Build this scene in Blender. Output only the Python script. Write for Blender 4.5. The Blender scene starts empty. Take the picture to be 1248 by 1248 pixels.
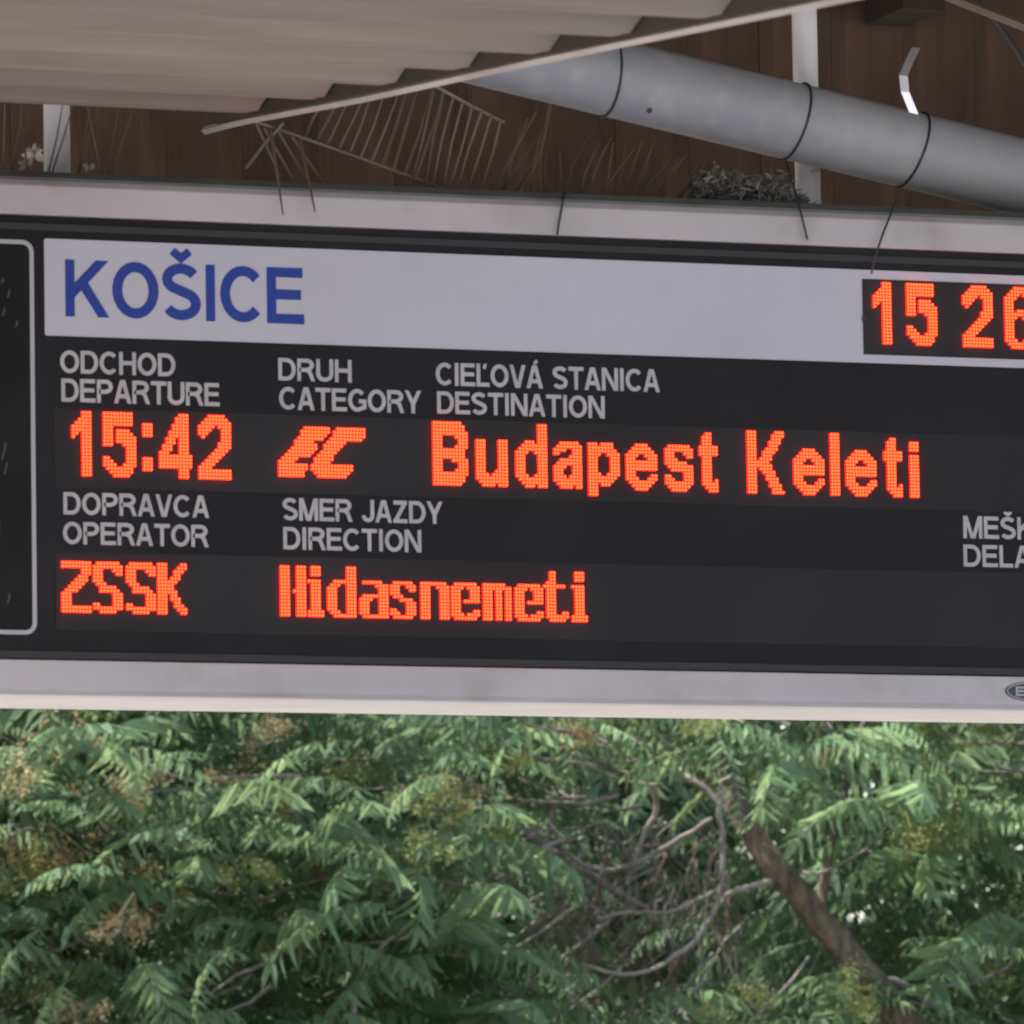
import bpy, math, random
import numpy as np
from mathutils import Vector, Matrix, Quaternion
R = math.radians
sc = bpy.context.scene
col = sc.collection
rnd = random.Random(7)

# ---------------------------------------------------------------- camera
CAM = Vector((-3.67755, -9.9, 1.65))
YAW, PITCH, ROLL, FPX = R(20.37), R(6.44), R(-.94), 8800.0
Fw = Vector((math.sin(YAW)*math.cos(PITCH), math.cos(YAW)*math.cos(PITCH), math.sin(PITCH)))
Rt0 = Vector((math.cos(YAW), -math.sin(YAW), 0)); Up0 = Rt0.cross(Fw)
Rt = Rt0*math.cos(ROLL) + Up0*math.sin(ROLL)
Up = Up0*math.cos(ROLL) - Rt0*math.sin(ROLL)
cd = bpy.data.cameras.new('camera'); cam = bpy.data.objects.new('camera', cd); col.objects.link(cam)
M = Matrix((Rt, Up, -Fw)).transposed().to_4x4(); M.translation = CAM; cam.matrix_world = M
cd.sensor_width = 36; cd.lens = 36*FPX/1248; cd.clip_start = .1; cd.clip_end = 3000
cd.dof.use_dof = True; cd.dof.focus_distance = 14; cd.dof.aperture_fstop = 20
sc.camera = cam

# ---------------------------------------------------------------- sky, sun, exposure
SUN = Vector((-.44, .24, .85)).normalized()
elev = math.asin(SUN.z); azim = math.atan2(SUN.x, SUN.y)
w = bpy.data.worlds.new("World"); sc.world = w; w.use_nodes = True
nt = w.node_tree; bg = nt.nodes['Background']
sky = nt.nodes.new('ShaderNodeTexSky'); sky.sky_type = 'NISHITA'; sky.sun_disc = False
sky.sun_elevation = elev; sky.sun_rotation = azim; sky.air_density = 1.2; sky.dust_density = 2.5
nt.links.new(sky.outputs[0], bg.inputs[0]); bg.inputs[1].default_value = .15
sl = bpy.data.lights.new('sun', 'SUN'); sl.energy = 4.0; sl.angle = R(.5); sl.color = (1, .95, .87)
so = bpy.data.objects.new('sun', sl); col.objects.link(so); so.rotation_euler = SUN.to_track_quat('Z', 'Y').to_euler()
so.location = (0, 0, 30)
sc.view_settings.view_transform = 'Standard'; sc.view_settings.look = 'None'
sc.view_settings.gamma = 1; sc.view_settings.use_curve_mapping = False
sc.view_settings.exposure = 1.6

# ---------------------------------------------------------------- helpers
def at(px, py, Y):
    """point of the photograph's sight line (1248 px grid) in the plane y = Y"""
    d = Fw + Rt*((px-624)/FPX) - Up*((py-624)/FPX)
    return CAM + d*((Y-CAM.y)/d.y)

def mat(name, base=(.5, .5, .5), rough=.6, metal=0, spec=.5, var=0, vscale=8, stretch=(1, 1, 1), base2=None,
        bump=0, bscale=60, emit=None, estr=0, dirt=0, dscale=3, dcol=(.1, .08, .06), transl=0, island=0, obj_rand=0):
    m = bpy.data.materials.new(name); m.use_nodes = True
    t = m.node_tree; n = t.nodes; L = t.links
    p = n['Principled BSDF']; out = n['Material Output']
    p.inputs['Roughness'].default_value = rough; p.inputs['Metallic'].default_value = metal
    p.inputs['Specular IOR Level'].default_value = spec
    tc = n.new('ShaderNodeTexCoord'); mp = n.new('ShaderNodeMapping'); mp.inputs['Scale'].default_value = stretch
    L.new(tc.outputs['Object'], mp.inputs[0])
    cur = None
    def rgb(c):
        r = n.new('ShaderNodeRGB'); r.outputs[0].default_value = (*c, 1); return r.outputs[0]
    def mix(fac, a, b, mode='MIX'):
        x = n.new('ShaderNodeMix'); x.data_type = 'RGBA'; x.blend_type = mode
        if isinstance(fac, float): x.inputs[0].default_value = fac
        else: L.new(fac, x.inputs[0])
        L.new(a, x.inputs[6]); L.new(b, x.inputs[7]); return x.outputs[2]
    def noise(s, det=5, lo=.35, hi=.65):
        z = n.new('ShaderNodeTexNoise'); z.inputs['Scale'].default_value = s; z.inputs['Detail'].default_value = det
        L.new(mp.outputs[0], z.inputs['Vector'])
        r = n.new('ShaderNodeMapRange'); r.inputs[1].default_value = lo; r.inputs[2].default_value = hi
        L.new(z.outputs[0], r.inputs[0]); return r.outputs[0]
    cur = rgb(base)
    if base2: cur = mix(noise(vscale), cur, rgb(base2))
    elif var:
        cur = mix(noise(vscale), cur, rgb(tuple(max(0, b*(1-var)) for b in base)))
    if dirt: 
        f = noise(dscale, 8, .5, .72)
        mm = n.new('ShaderNodeMath'); mm.operation = 'MULTIPLY'; mm.inputs[1].default_value = dirt; L.new(f, mm.inputs[0])
        cur = mix(mm.outputs[0], cur, rgb(dcol))
    if island or obj_rand:
        g = n.new('ShaderNodeNewGeometry'); oi = n.new('ShaderNodeObjectInfo')
        hs = n.new('ShaderNodeHueSaturation'); L.new(cur, hs.inputs['Color'])
        a = n.new('ShaderNodeMapRange'); a.inputs[3].default_value = 1-island; a.inputs[4].default_value = 1+island
        L.new(g.outputs['Random Per Island'], a.inputs[0])
        b = n.new('ShaderNodeMapRange'); b.inputs[3].default_value = 1-obj_rand; b.inputs[4].default_value = 1+obj_rand
        L.new(oi.outputs['Random'], b.inputs[0])
        mu = n.new('ShaderNodeMath'); mu.operation = 'MULTIPLY'; L.new(a.outputs[0], mu.inputs[0]); L.new(b.outputs[0], mu.inputs[1])
        L.new(mu.outputs[0], hs.inputs['Value']); cur = hs.outputs[0]
    L.new(cur, p.inputs['Base Color'])
    if bump:
        z = n.new('ShaderNodeTexNoise'); z.inputs['Scale'].default_value = bscale; z.inputs['Detail'].default_value = 6
        L.new(mp.outputs[0], z.inputs['Vector'])
        b = n.new('ShaderNodeBump'); b.inputs['Strength'].default_value = bump; b.inputs['Distance'].default_value = .01
        L.new(z.outputs[0], b.inputs['Height']); L.new(b.outputs[0], p.inputs['Normal'])
    if emit:
        p.inputs['Emission Color'].default_value = (*emit, 1); p.inputs['Emission Strength'].default_value = estr
    if transl:
        tr = n.new('ShaderNodeBsdfTranslucent'); mx = n.new('ShaderNodeMixShader'); mx.inputs[0].default_value = transl
        hs = n.new('ShaderNodeHueSaturation'); hs.inputs['Hue'].default_value = .468; hs.inputs['Value'].default_value = 2.1; hs.inputs['Saturation'].default_value = 1.0
        L.new(cur, hs.inputs['Color']); L.new(hs.outputs[0], tr.inputs[0])
        L.new(p.outputs[0], mx.inputs[1]); L.new(tr.outputs[0], mx.inputs[2]); L.new(mx.outputs[0], out.inputs[0])
    return m

class MB:
    """collects shapes for one mesh object"""
    def __init__(s): s.v = []; s.f = []
    def add(s, vs, fs):
        o = len(s.v); s.v += [tuple(v) for v in vs]; s.f += [tuple(i+o for i in f) for f in fs]; return s
    def box(s, x0, x1, y0, y1, z0, z1):
        return s.add([(x, y, z) for x in (x0, x1) for y in (y0, y1) for z in (z0, z1)],
                     [(0, 1, 3, 2), (4, 6, 7, 5), (0, 4, 5, 1), (2, 3, 7, 6), (0, 2, 6, 4), (1, 5, 7, 3)])
    def prism(s, prof, x0, x1):
        """profile of (y, z) points run along X"""
        n = len(prof); vs = [(x0, *p) for p in prof]+[(x1, *p) for p in prof]
        fs = [(i, (i+1) % n, n+(i+1) % n, n+i) for i in range(n)]+[tuple(range(n))[::-1], tuple(range(n, 2*n))]
        return s.add(vs, fs)
    def tube(s, pts, r, n=8, cap=True, flat=1.0, closed=False):
        pts = [Vector(p) for p in pts]; k = len(pts)
        rr = r if isinstance(r, (list, tuple)) else [r]*k
        o = len(s.v); ref = None
        for i, p in enumerate(pts):
            a = pts[i-1] if (i or closed) else pts[0]; b = pts[(i+1) % k] if (i < k-1 or closed) else pts[-1]
            t = (b-a).normalized()
            if ref is None:
                ref = t.cross(Vector((0, 0, 1)) if abs(t.z) < .9 else Vector((0, 1, 0))).normalized()
            u = (ref - t*ref.dot(t)).normalized(); ref = u; q = t.cross(u)
            for j in range(n):
                an = 2*math.pi*j/n; s.v.append(tuple(p+(u*math.cos(an)+q*math.sin(an)*flat)*rr[i]))
        for i in range(k if closed else k-1):
            i2 = (i+1) % k
            for j in range(n): s.f.append((o+i*n+j, o+i*n+(j+1) % n, o+i2*n+(j+1) % n, o+i2*n+j))
        if cap and not closed: s.f.append(tuple(o+j for j in range(n))[::-1]); s.f.append(tuple(o+(k-1)*n+j for j in range(n)))
        return s
    def ribbon(s, pts, wd, y, th, closed=False, hcap=None):
        """flat stroke in the XZ plane (front towards -Y) through pts, mitred corners"""
        P = [Vector((p[0], p[1])) for p in pts]; k = len(P); Ls = []; Rs = []
        for i in range(k):
            a = P[i-1] if (i or closed) else None; b = P[(i+1) % k] if (i < k-1 or closed) else None
            d1 = (P[i]-a).normalized() if a is not None else None; d2 = (b-P[i]).normalized() if b is not None else None
            if d1 is None: d1 = d2
            if d2 is None: d2 = d1
            n1 = Vector((-d1.y, d1.x)); n2 = Vector((-d2.y, d2.x)); m = (n1+n2)
            m = m.normalized() if m.length > 1e-6 else n1
            sc_ = min(1/max(m.dot(n1), .35), 1.35)
            off = m*wd/2*sc_
            if hcap and not closed and i in (0, k-1) and abs(n1.x) > .45 and (abs(P[i].y-hcap[0]) < 1e-5 or abs(P[i].y-hcap[1]) < 1e-5):
                off = Vector((wd/2/n1.x*.94, 0))
            Ls.append(P[i]+off); Rs.append(P[i]-off)
        o = len(s.v)
        for q in Ls+Rs: s.v.append((q.x, y-th, q.y))
        for q in Ls+Rs: s.v.append((q.x, y, q.y))
        for i in range(k if closed else k-1):
            j = (i+1) % k
            s.f.append((o+i, o+j, o+k+j, o+k+i))
            s.f.append((o+i, o+2*k+i, o+2*k+j, o+j)); s.f.append((o+k+i, o+k+j, o+3*k+j, o+3*k+i))
        return s
    def build(s, name, m, parent=None, smooth=False, **props):
        me = bpy.data.meshes.new(name); me.from_pydata(s.v, [], s.f); me.update()
        if smooth: me.polygons.foreach_set('use_smooth', [True]*len(me.polygons))
        o = bpy.data.objects.new(name, me); col.objects.link(o); me.materials.append(m)
        if parent: o.parent = parent; o.matrix_parent_inverse = Matrix.Identity(4); o.location = -world_loc(parent)
        for k_, v_ in props.items(): o[k_] = v_
        return o

def world_loc(o):
    l = Vector((0, 0, 0))
    while o: l += o.location; o = o.parent
    return l
def thing(name, label, cat, loc=(0, 0, 0), group=None):
    o = bpy.data.objects.new(name, None); col.objects.link(o); o.location = loc; o.empty_display_size = .1
    return tag(o, label, cat, group)
def tag(o, label, cat, group=None):
    o['label'] = label; o['category'] = cat
    if group: o['group'] = group
    return o
def bevel(o, wdt, seg=2):
    b = o.modifiers.new('bevel', 'BEVEL'); b.width = wdt; b.segments = seg; b.limit_method = 'ANGLE'; return o

# ---------------------------------------------------------------- materials
FRAME = mat('painted frame', (.52, .475, .52), .5, spec=.3, var=.14, vscale=3, dirt=.5, dscale=9, dcol=(.30, .26, .25), bump=.03)
PLINTH = mat('lower lip paint', (.56, .52, .55), .45, var=.1, vscale=5, dirt=.2, dscale=9, dcol=(.34, .29, .26))
MASK = mat('black printed glass', (.016, .0145, .0185), .5, spec=.12, dirt=.5, dscale=3.5, dcol=(.028, .027, .032))
LEDP = mat('led module matt face', (.033, .033, .038), .7, spec=.15, var=.25, vscale=3)
WHITE = mat('header print white', (.53, .515, .61), .5, spec=.2, dirt=.3, dscale=6, dcol=(.43, .42, .49), var=.05, vscale=2)
BLUE = mat('blue header print', (.027, .055, .31), .5, spec=.2)
GREY = mat('grey caption print', (.48, .465, .51), .55, spec=.2, var=.15, vscale=40)
LINE = mat('border line print', (.42, .41, .46), .5)
GASK = mat('rubber gasket', (.030, .030, .035), .7)
LED = mat('lit led lens', (.5, .05, .02), .4, emit=(1, .032, .0068), estr=3.2)
LEDR = mat('lit led lens wall', (.4, .02, .01), .4, emit=(1, .006, .002), estr=2.2)
HOUS = mat('housing paint', (.13, .14, .14), .6, dirt=.6, dscale=12, dcol=(.07, .07, .06))
GALV = mat('galvanised hanger tube', (.78, .75, .84), .45, metal=0, var=.15, vscale=14, dirt=.3, dscale=10, dcol=(.35, .33, .33))
PIPE = mat('grey plastic pipe', (.36, .36, .415), .5, spec=.4, base2=(.28, .28, .325), vscale=3, dirt=.75, dscale=22, dcol=(.40, .385, .40), bump=.05, bscale=20)
STEEL = mat('bright steel strip', (.85, .82, .95), .25, metal=.6)
SHEET = mat('cream trapezoidal sheet', (.255, .225, .200), .75, spec=.1, base2=(.185, .162, .147), vscale=3.5, stretch=(.35, 3, 1), dirt=.6, dscale=5, dcol=(.15, .128, .105), bump=.04)
TRIM = mat('edge trim paint', (.42, .395, .385), .5, var=.25, vscale=6)
TIE = mat('black cable tie', (.03, .03, .04), .5)
SPIKE = mat('weathered clear plastic', (.125, .09, .07), .45, spec=.4, var=.3, vscale=9)
STRIP = mat('spike strip plastic', (.24, .20, .175), .6, var=.3, vscale=15)
WOOD = mat('stained brown board', (.105, .058, .043), .75, base2=(.068, .038, .029), vscale=5, stretch=(6, 1, .7), dirt=.9, dscale=3, dcol=(.19, .095, .05), obj_rand=.16, bump=.2, bscale=30)
DARKW = mat('dark roof timber', (.04, .028, .022), .8, var=.3)
BROWNST = mat('brown steel section', (.16, .105, .085), .6, var=.3, vscale=7)
CONC = mat('platform concrete', (.40, .375, .35), .85, base2=(.34, .32, .295), vscale=2, bump=.2)
GROUND = mat('dry ballast ground', (.27, .23, .19), .95, base2=(.20, .20, .12), vscale=.3, bump=.5, bscale=12)
BARK = mat('brown bark', (.150, .108, .075), .9, base2=(.045, .036, .029), vscale=26, stretch=(1, 1, .25), bump=.9, bscale=40)
TWIG = mat('grey twig bark', (.19, .17, .15), .85, base2=(.09, .078, .068), vscale=14, bump=.3)
RTWIG = mat('reddish dry twig', (.125, .08, .065), .85, base2=(.08, .05, .045), vscale=10)
LEAF = mat('pinnate leaf', (.090, .168, .092), .66, spec=.25, base2=(.122, .176, .078), vscale=1.1, transl=.44, island=.14, obj_rand=.16)
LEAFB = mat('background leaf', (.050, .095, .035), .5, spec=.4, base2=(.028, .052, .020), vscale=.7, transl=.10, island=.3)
SEEDO = mat('dry orange seed keys', (.27, .205, .10), .7, base2=(.17, .155, .07), vscale=9, transl=.2, island=.35, obj_rand=.15)
SEEDY = mat('yellow green seed keys', (.21, .23, .085), .7, base2=(.16, .19, .07), vscale=9, transl=.25, island=.35, obj_rand=.15)
NEST = mat('grey tangled fibres', (.19, .175, .165), .9, var=.4, vscale=30, island=.4)
WHITEF = mat('white down', (.6, .57, .53), .9)
PANEL = mat('pale render wall', (.48, .44, .39), .9, base2=(.40, .37, .33), vscale=.4)

# ---------------------------------------------------------------- ground, platform, canopy
MB().box(-900, 900, -900, 1500, -1.25, -.55).build('ground', GROUND, kind='structure')
MB().box(-60, 60, -16, 3.2, -.545, 0).build('platform', CONC, kind='structure')
MB().box(-60, 60, 26.5, 34, -.545, -.12).build('far_bank', GROUND, kind='structure')

roof = thing('canopy_roof', 'brown platform canopy with closed boarded underside above the board', 'canopy', (0, 1.0, 4.2))
MB().box(-5.2, 14, -4.2, 1.5, 4.2, 4.32).build('roof_slab', DARKW, roof)
for i in range(4):
    x = -3.6 + i*7.0
    MB().box(x-.11, x+.11, 1.16, 1.38, 0.004, 4.2).build('column', BROWNST, roof)
for k in range(78):                                    # the boards of the fascia behind the sign
    x = -4.6 + k*.13
    dy = rnd.uniform(-.002, .002)
    o = MB().box(.0003, .1297, 0, .022, 0, 1.02+rnd.uniform(-.01, 0)).build('fascia_board', WOOD)
    o.parent = roof; o.location = Vector((x, 1.10+dy, 3.17)) - roof.location
    o.location.z += rnd.uniform(-.006, .006)
MB().box(-4.6, 5.5, 1.125, 1.155, 3.165, 4.19).build('backing_board', DARKW, roof)
for z in (3.58,):
    a = at(1095, 12, .95); b = at(1147, 12, .95)
    MB().box(a.x, b.x, .93, 1.09, a.z, 4.19).build('joist_hanger', DARKW, roof)
# truss member and cable, top right
t = thing('steel_brace', 'brown steel brace crossing the dark boards at the top right corner', 'brace', at(1160, 0, .55))
MB().tube([at(560, -237, .55), at(1100, -26, .55), at(1205, 15, .55), at(1480, 122, .55)], .0085, 4).build('brace_bar', BROWNST, t)
o = MB().tube([at(1180, -10, .7), at(1203, 14, .7), at(1217, 30, .7), at(1232, 52, .7), at(1252, 82, .7), at(1290, 120, .72), at(1340, 150, .8)], .0045, 8).build('roof_cable', TIE, smooth=True)
tag(o, 'thin black cable hanging against the brown boards at the top right corner', 'cable')

# ---------------------------------------------------------------- cream trapezoidal sheet in front, upper left
XE = -.443; Y0 = -.15; Z0 = 3.392; SL = .098
def sheet_z(y): return Z0 + SL*(y-Y0)
sheet = thing('corrugated_sheet', 'cream trapezoidal metal sheet lining seen from below at the upper left', 'roof sheet', (XE, Y0, Z0))
pitch = .292
for k in range(11):
    ya = Y0 - k*pitch
    # from the rear edge towards the camera: flat, web up, recess, web down
    pts = [(0, 0), (.030, 0), (.036, .004), (.044, 0), (.060, 0), (.118, .025), (.146, .0255), (.154, .019), (.162, .0255), (.190, .026), (.198, .0195), (.206, .026), (.225, .026), (pitch-.001, 0)]
    prof = [(ya-d, sheet_z(ya-d)+h) for d, h in pts]
    prof += [(y, z+.0016) for y, z in reversed(prof)]
    # small stiffening bead on the flat
    MB().prism(prof, XE-3.8+rnd.uniform(0, .004), XE-.012+rnd.uniform(-.004, .004)).build('sheet_panel', SHEET, sheet)
bar = thing('sheet_edge_trim', 'long thin pale trim bar running along the cut end of the cream sheet', 'trim bar', (XE, Y0, Z0-.01))
p = [Vector((XE+.006, y, sheet_z(y)-.0065+dz)) for y, dz in ((.10, -.002), (.0, 0), (-.10, .001), (-.6, -.002), (-1.3, .001), (-2.2, 0), (-3.4, 0))]
MB().tube(p, .0062, 4).build('trim_bar', TRIM, bar)
mb = MB()  # dark plate added behind the sheet end so the open notches look shaded
ys = [.02, -3.3]
vs = [(XE+dx, y, sheet_z(y)+dz) for dx in (-.006, .010) for y in ys for dz in (-.004, .12)]
mb.add(vs, [(0, 1, 3, 2), (4, 6, 7, 5), (0, 4, 5, 1), (2, 3, 7, 6), (0, 2, 6, 4), (1, 5, 7, 3)]).build('notch_shade_plate', DARKW, sheet)

# ---------------------------------------------------------------- departure board
BX0, BX1 = -1.32, 2.25
ZT, ZB = 3.3092, 2.5408
z_tb = at(0, 262, 0).z*.5 + at(1248, 306.3, 0).z*.5            # lower edge of the top rail
z_bt = at(0, 804, 0).z*.5 + at(1248, 824.2, 0).z*.5            # upper edge of the bottom rail
z_g = at(0, 841, 0).z*.5 + at(1248, 861, 0).z*.5
board = thing('departure_board', 'long station departure board with orange lettering for Budapest Keleti hung above the trees', 'departure board', (.4, .15, ZB))
def P(mb, name, m, parent=board, **k): return mb.build(name, m, parent, **k)
P(MB().prism([(.012, ZB+.06), (.359, ZB+.06), (.36, ZT+.004), (.33, ZT+.016), (.03, ZT+.016), (.012, ZT+.004)], BX0+.01, BX1-.01), 'housing', HOUS)
ZL = (at(0, 848.5, 0).z+at(1248, 867.5, 0).z)/2; ZR = (at(0, 863, .36).z+at(1248, 882, .36).z)/2
tr = P(MB().prism([(0, z_tb), (0, ZT-.010), (.009, ZT), (.028, ZT+.001), (.028, z_tb)], BX0, BX1), 'top_rail', FRAME); bevel(tr, .0015)
br = P(MB().prism([(0, z_bt), (.026, z_bt), (.026, z_g-.006), (.004, z_g-.006), (.004, z_g), (.0, z_g+.002)], BX0, BX1), 'bottom_rail', FRAME); bevel(br, .0015)
lip = P(MB().prism([(.0015, z_g-.003), (.0036, z_g-.003), (.0036, z_g-.0065), (.36, ZB+.075), (.36, ZR), (.012, ZL-.0005), (.0015, ZL+.002)], BX0, BX1), 'bottom_lip', PLINTH); bevel(lip, .001)
for x0, x1 in ((BX0-.03, BX0), (BX1, BX1+.03)):
    bevel(P(MB().prism([(0, ZL), (.36, ZR), (.36, ZT), (0, ZT)], x0, x1), 'end_cap', FRAME), .004)
YF = .010                                                       # glass face, a little behind the rails
face = P(MB().box(BX0+.002, BX1-.002, YF, YF+.0015, z_bt+.0005, z_tb-.0005), 'face_panel', MASK)
def Z(px, py): return at(px, py, YF).z
def X(px, py): return at(px, py, YF).x
# gaskets
for (pa, pb) in ((271, 279), (793, 802)):
    P(MB().box(BX0+.004, BX1-.004, YF-.004, YF-.0004, Z(0, pb), Z(0, pa)), 'gasket', GASK)
# led windows
zw = [(Z(68, 497), Z(68, 594)), (Z(68, 672), Z(68, 768))]
wins = []
for (za, zb) in zw:
    wins.append(P(MB().box(X(66, 540), BX1-.05, YF-.0011, YF-.0003, zb, za), 'led_window', LEDP))
# header
HX0 = X(54, 350); HZ1 = (Z(54, 290.5)+Z(1248, 336.6))/2; HZ0 = (Z(55, 407.6)+Z(1248, 449.8))/2
CX0 = X(1051, 390); CZ1 = Z(1051, 340); CZ0 = Z(1051, 432); CX1 = CX0+.345
def rrect(x0, x1, z0, z1, r, n=6):
    pts = []
    for cx, cz, a0 in ((x1-r, z1-r, 0), (x0+r, z1-r, 90), (x0+r, z0+r, 180), (x1-r, z0+r, 270)):
        for i in range(n+1):
            a = R(a0+90*i/n); pts.append((cx+r*math.cos(a), cz+r*math.sin(a)))
    return pts
def plate(pts, y, th):
    n = len(pts); m = MB()
    m.add([(x, y-th, z) for x, z in pts]+[(x, y, z) for x, z in pts],
          [tuple(range(n))[::-1]]+[(i, (i+1) % n, n+(i+1) % n, n+i) for i in range(n)])
    return m
hp = P(plate(rrect(HX0, CX1+.03, HZ0, HZ1, .003), YF-.0003, .0012), 'header_panel', WHITE)
cw = P(MB().box(CX0, CX1, YF-.0026, YF-.0016, CZ0, CZ1), 'clock_window', LEDP)
P(plate(rrect(CX0-.002, CX0+.006, CZ0+.05, CZ0+.058, .0015), YF-.0028, .001), 'fixing_screw', GASK)

# ---- captions in an own uniform-stroke face
T = .09
def arc(cx, cy, rx, ry, a0, a1, n=14):
    return [(cx+rx*math.cos(R(a0+(a1-a0)*i/n)), cy+ry*math.sin(R(a0+(a1-a0)*i/n))) for i in range(n+1)]
def glyph(c):
    t = T; b = 1-T
    if c == 'O': return .80, [('c', arc(.40, .5, .40-t, .5-t, 0, 348, 22))]
    if c == 'C': return .76, [arc(.40, .5, .40-t, .5-t, 42, 318, 18)]
    if c == 'G': return .80, [arc(.40, .5, .40-t, .5-t, 42, 300, 16)+[(.80-t, .2), (.80-t, .46), (.46, .46)]]
    if c == 'D': return .74, [('c', [(t, t), (t, b)]+[(.34, b)]+arc(.36, .5, .38-t, .5-t, 80, -80, 12)+[(.34, t)])]
    if c == 'E': return .66, [[(.63, b), (t, b), (t, t), (.65, t)], [(t+.05, .52), (.60, .52)]]
    if c == 'H': return .72, [[(t, 0), (t, 1)], [(.72-t, 0), (.72-t, 1)], [(t, .52), (.72-t, .52)]]
    if c == 'I': return .24, [[(.12, 0), (.12, 1)]]
    if c == 'K': return .76, [[(t, 0), (t, 1)], [(.64, 1.0), (t+.02, .40)], [(.31, .58), (.66, 0)]]
    if c == 'L': return .58, [[(t, 1), (t, t), (.57, t)]]
    if c == 'M': return .84, [[(t, 0), (t, 1)], [(.84-t, 0), (.84-t, 1)], [(t+.03, 1), (.40, 0)], [(.81-t, 1), (.44, 0)]]
    if c == 'N': return .74, [[(t, 0), (t, 1)], [(.74-t, 0), (.74-t, 1)], [(t+.02, 1), (.72-t, 0)]]
    if c == 'P': return .68, [[(t, 0), (t, b), (.38, b)]+arc(.38, .70, .30-t, .30-t, 80, -80, 10)+[(.38, .475), (t, .475)]]
    if c == 'R': return .74, [[(t, 0), (t, b), (.40, b)]+arc(.40, .715, .31-t, .285-t, 80, -80, 10)+[(.40, .50), (t, .50)], [(.36, .50), (.47, .46), (.54, .36), (.66, 0)]]
    if c == 'S': return .68, [arc(.34, .725, .33-t, .275-t, 25, 235, 12)+arc(.34, .29, .34-t, .29-t, 55, -155, 14)]
    if c == 'T': return .66, [[(0, b), (.66, b)], [(.33, 0), (.33, b)]]
    if c == 'U': return .72, [[(t, 1), (t, .34)]+arc(.36, .34, .36-t, .34-t, 180, 360, 12)+[(.72-t, 1)]]
    if c == 'V': return .70, [[(.08, 1), (.325, 0)], [(.62, 1), (.375, 0)]]
    if c == 'A': return .72, [[(.08, 0), (.335, 1)], [(.64, 0), (.385, 1)], [(.20, .31), (.52, .31)]]
    if c == 'Y': return .70, [[(.08, 1), (.35, .40)], [(.62, 1), (.35, .40)], [(.35, 0), (.35, .46)]]
    if c == 'Z': return .66, [[(.03, b), (.62, b)], [(.02, t), (.64, t)], [(.54, b), (.11, t)]]
    if c == 'J': return .54, [[(.54-t, 1), (.54-t, .32)]+arc(.26, .30, .28-t, .30-t, 0, -180, 10)]
    if c == 'B': return .72, [('c', [(t, t), (t, b), (.40, b)]+arc(.40, .73, .27-t, .27-t, 80, -80, 8)+[(.42, .5)]+arc(.42, .285, .29-t, .285-t, 80, -80, 8)+[(.40, t)]), [(t, .5), (.44, .5)]]
    return .34, []
def caption(text, x0, x1, z0, z1, m, parent, y=YF, th=.0005, sw=.185, gap=.045):
    base = {'Š': 'S', 'Ľ': 'L', 'Á': 'A'}
    tot = 0; lay = []
    for ch in text:
        w_, st = glyph(base.get(ch, ch)); lay.append((tot, w_, st, ch)); tot += w_+gap
    tot -= gap; sx = (x1-x0)/tot; h = z1-z0; mb = MB(); k = 0
    for off, w_, st, ch in lay:
        sts = list(st)
        if ch == 'Š': sts.append([(w_/2-.15, 1.22), (w_/2, 1.09), (w_/2+.15, 1.22)])
        if ch == 'Á': sts.append([(w_/2-.02, 1.05), (w_/2+.12, 1.22)])
        if ch == 'Ľ': sts.append([(.40, 1.0), (.34, .78)])
        for s_ in sts:
            closed = isinstance(s_, tuple)
            if closed: s_ = s_[1]
            pts = [(x0+(off+a)*sx, z0+b_*h) for a, b_ in s_]
            mb.ribbon(pts, sw*h*(.8 if ch in 'ŠÁĽ' and s_ is sts[-1] else 1), y-k*.00004, th, closed, (z0, z1)); k += 1
            k = k % 6
    return mb.build('lettering', m, parent)
def cap_px(text, xl, xr, yt, yb, m=GREY, parent=face, y=YF, sw=.175, gap=.04):
    a = at(xl, yb, y); b = at(xl, yt, y); c = at(xr, yb+.03*(xr-xl), y)
    return caption(text, a.x, c.x, a.z, b.z, m, parent, y, sw=sw, gap=gap)
cap_px('ODCHOD', 73, 214, 426.5, 454.5); cap_px('DEPARTURE', 74.5, 268, 461, 489.5)
cap_px('DRUH', 338.8, 429, 436, 463.5); cap_px('CATEGORY', 340, 513.4, 471, 499)
cap_px('CIEĽOVÁ STANICA', 531, 804, 441.5, 469.5); cap_px('DESTINATION', 532.5, 737.5, 476.5, 504)
cap_px('DOPRAVCA', 77, 255, 599.5, 627); cap_px('OPERATOR', 76.5, 254.3, 635.5, 663)
cap_px('SMER JAZDY', 344, 539.5, 606.5, 634); cap_px('DIRECTION', 345, 514, 642, 669.5)
cap_px('MEŠKANIE', 1173.7, 1333, 628.6, 656); cap_px('DELAY', 1174, 1279, 663.5, 690.5)
cap_px('KOŠICE', 79, 371.5, 316, 385.5, BLUE, hp, YF-.0016, sw=.18, gap=.04)
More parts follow.
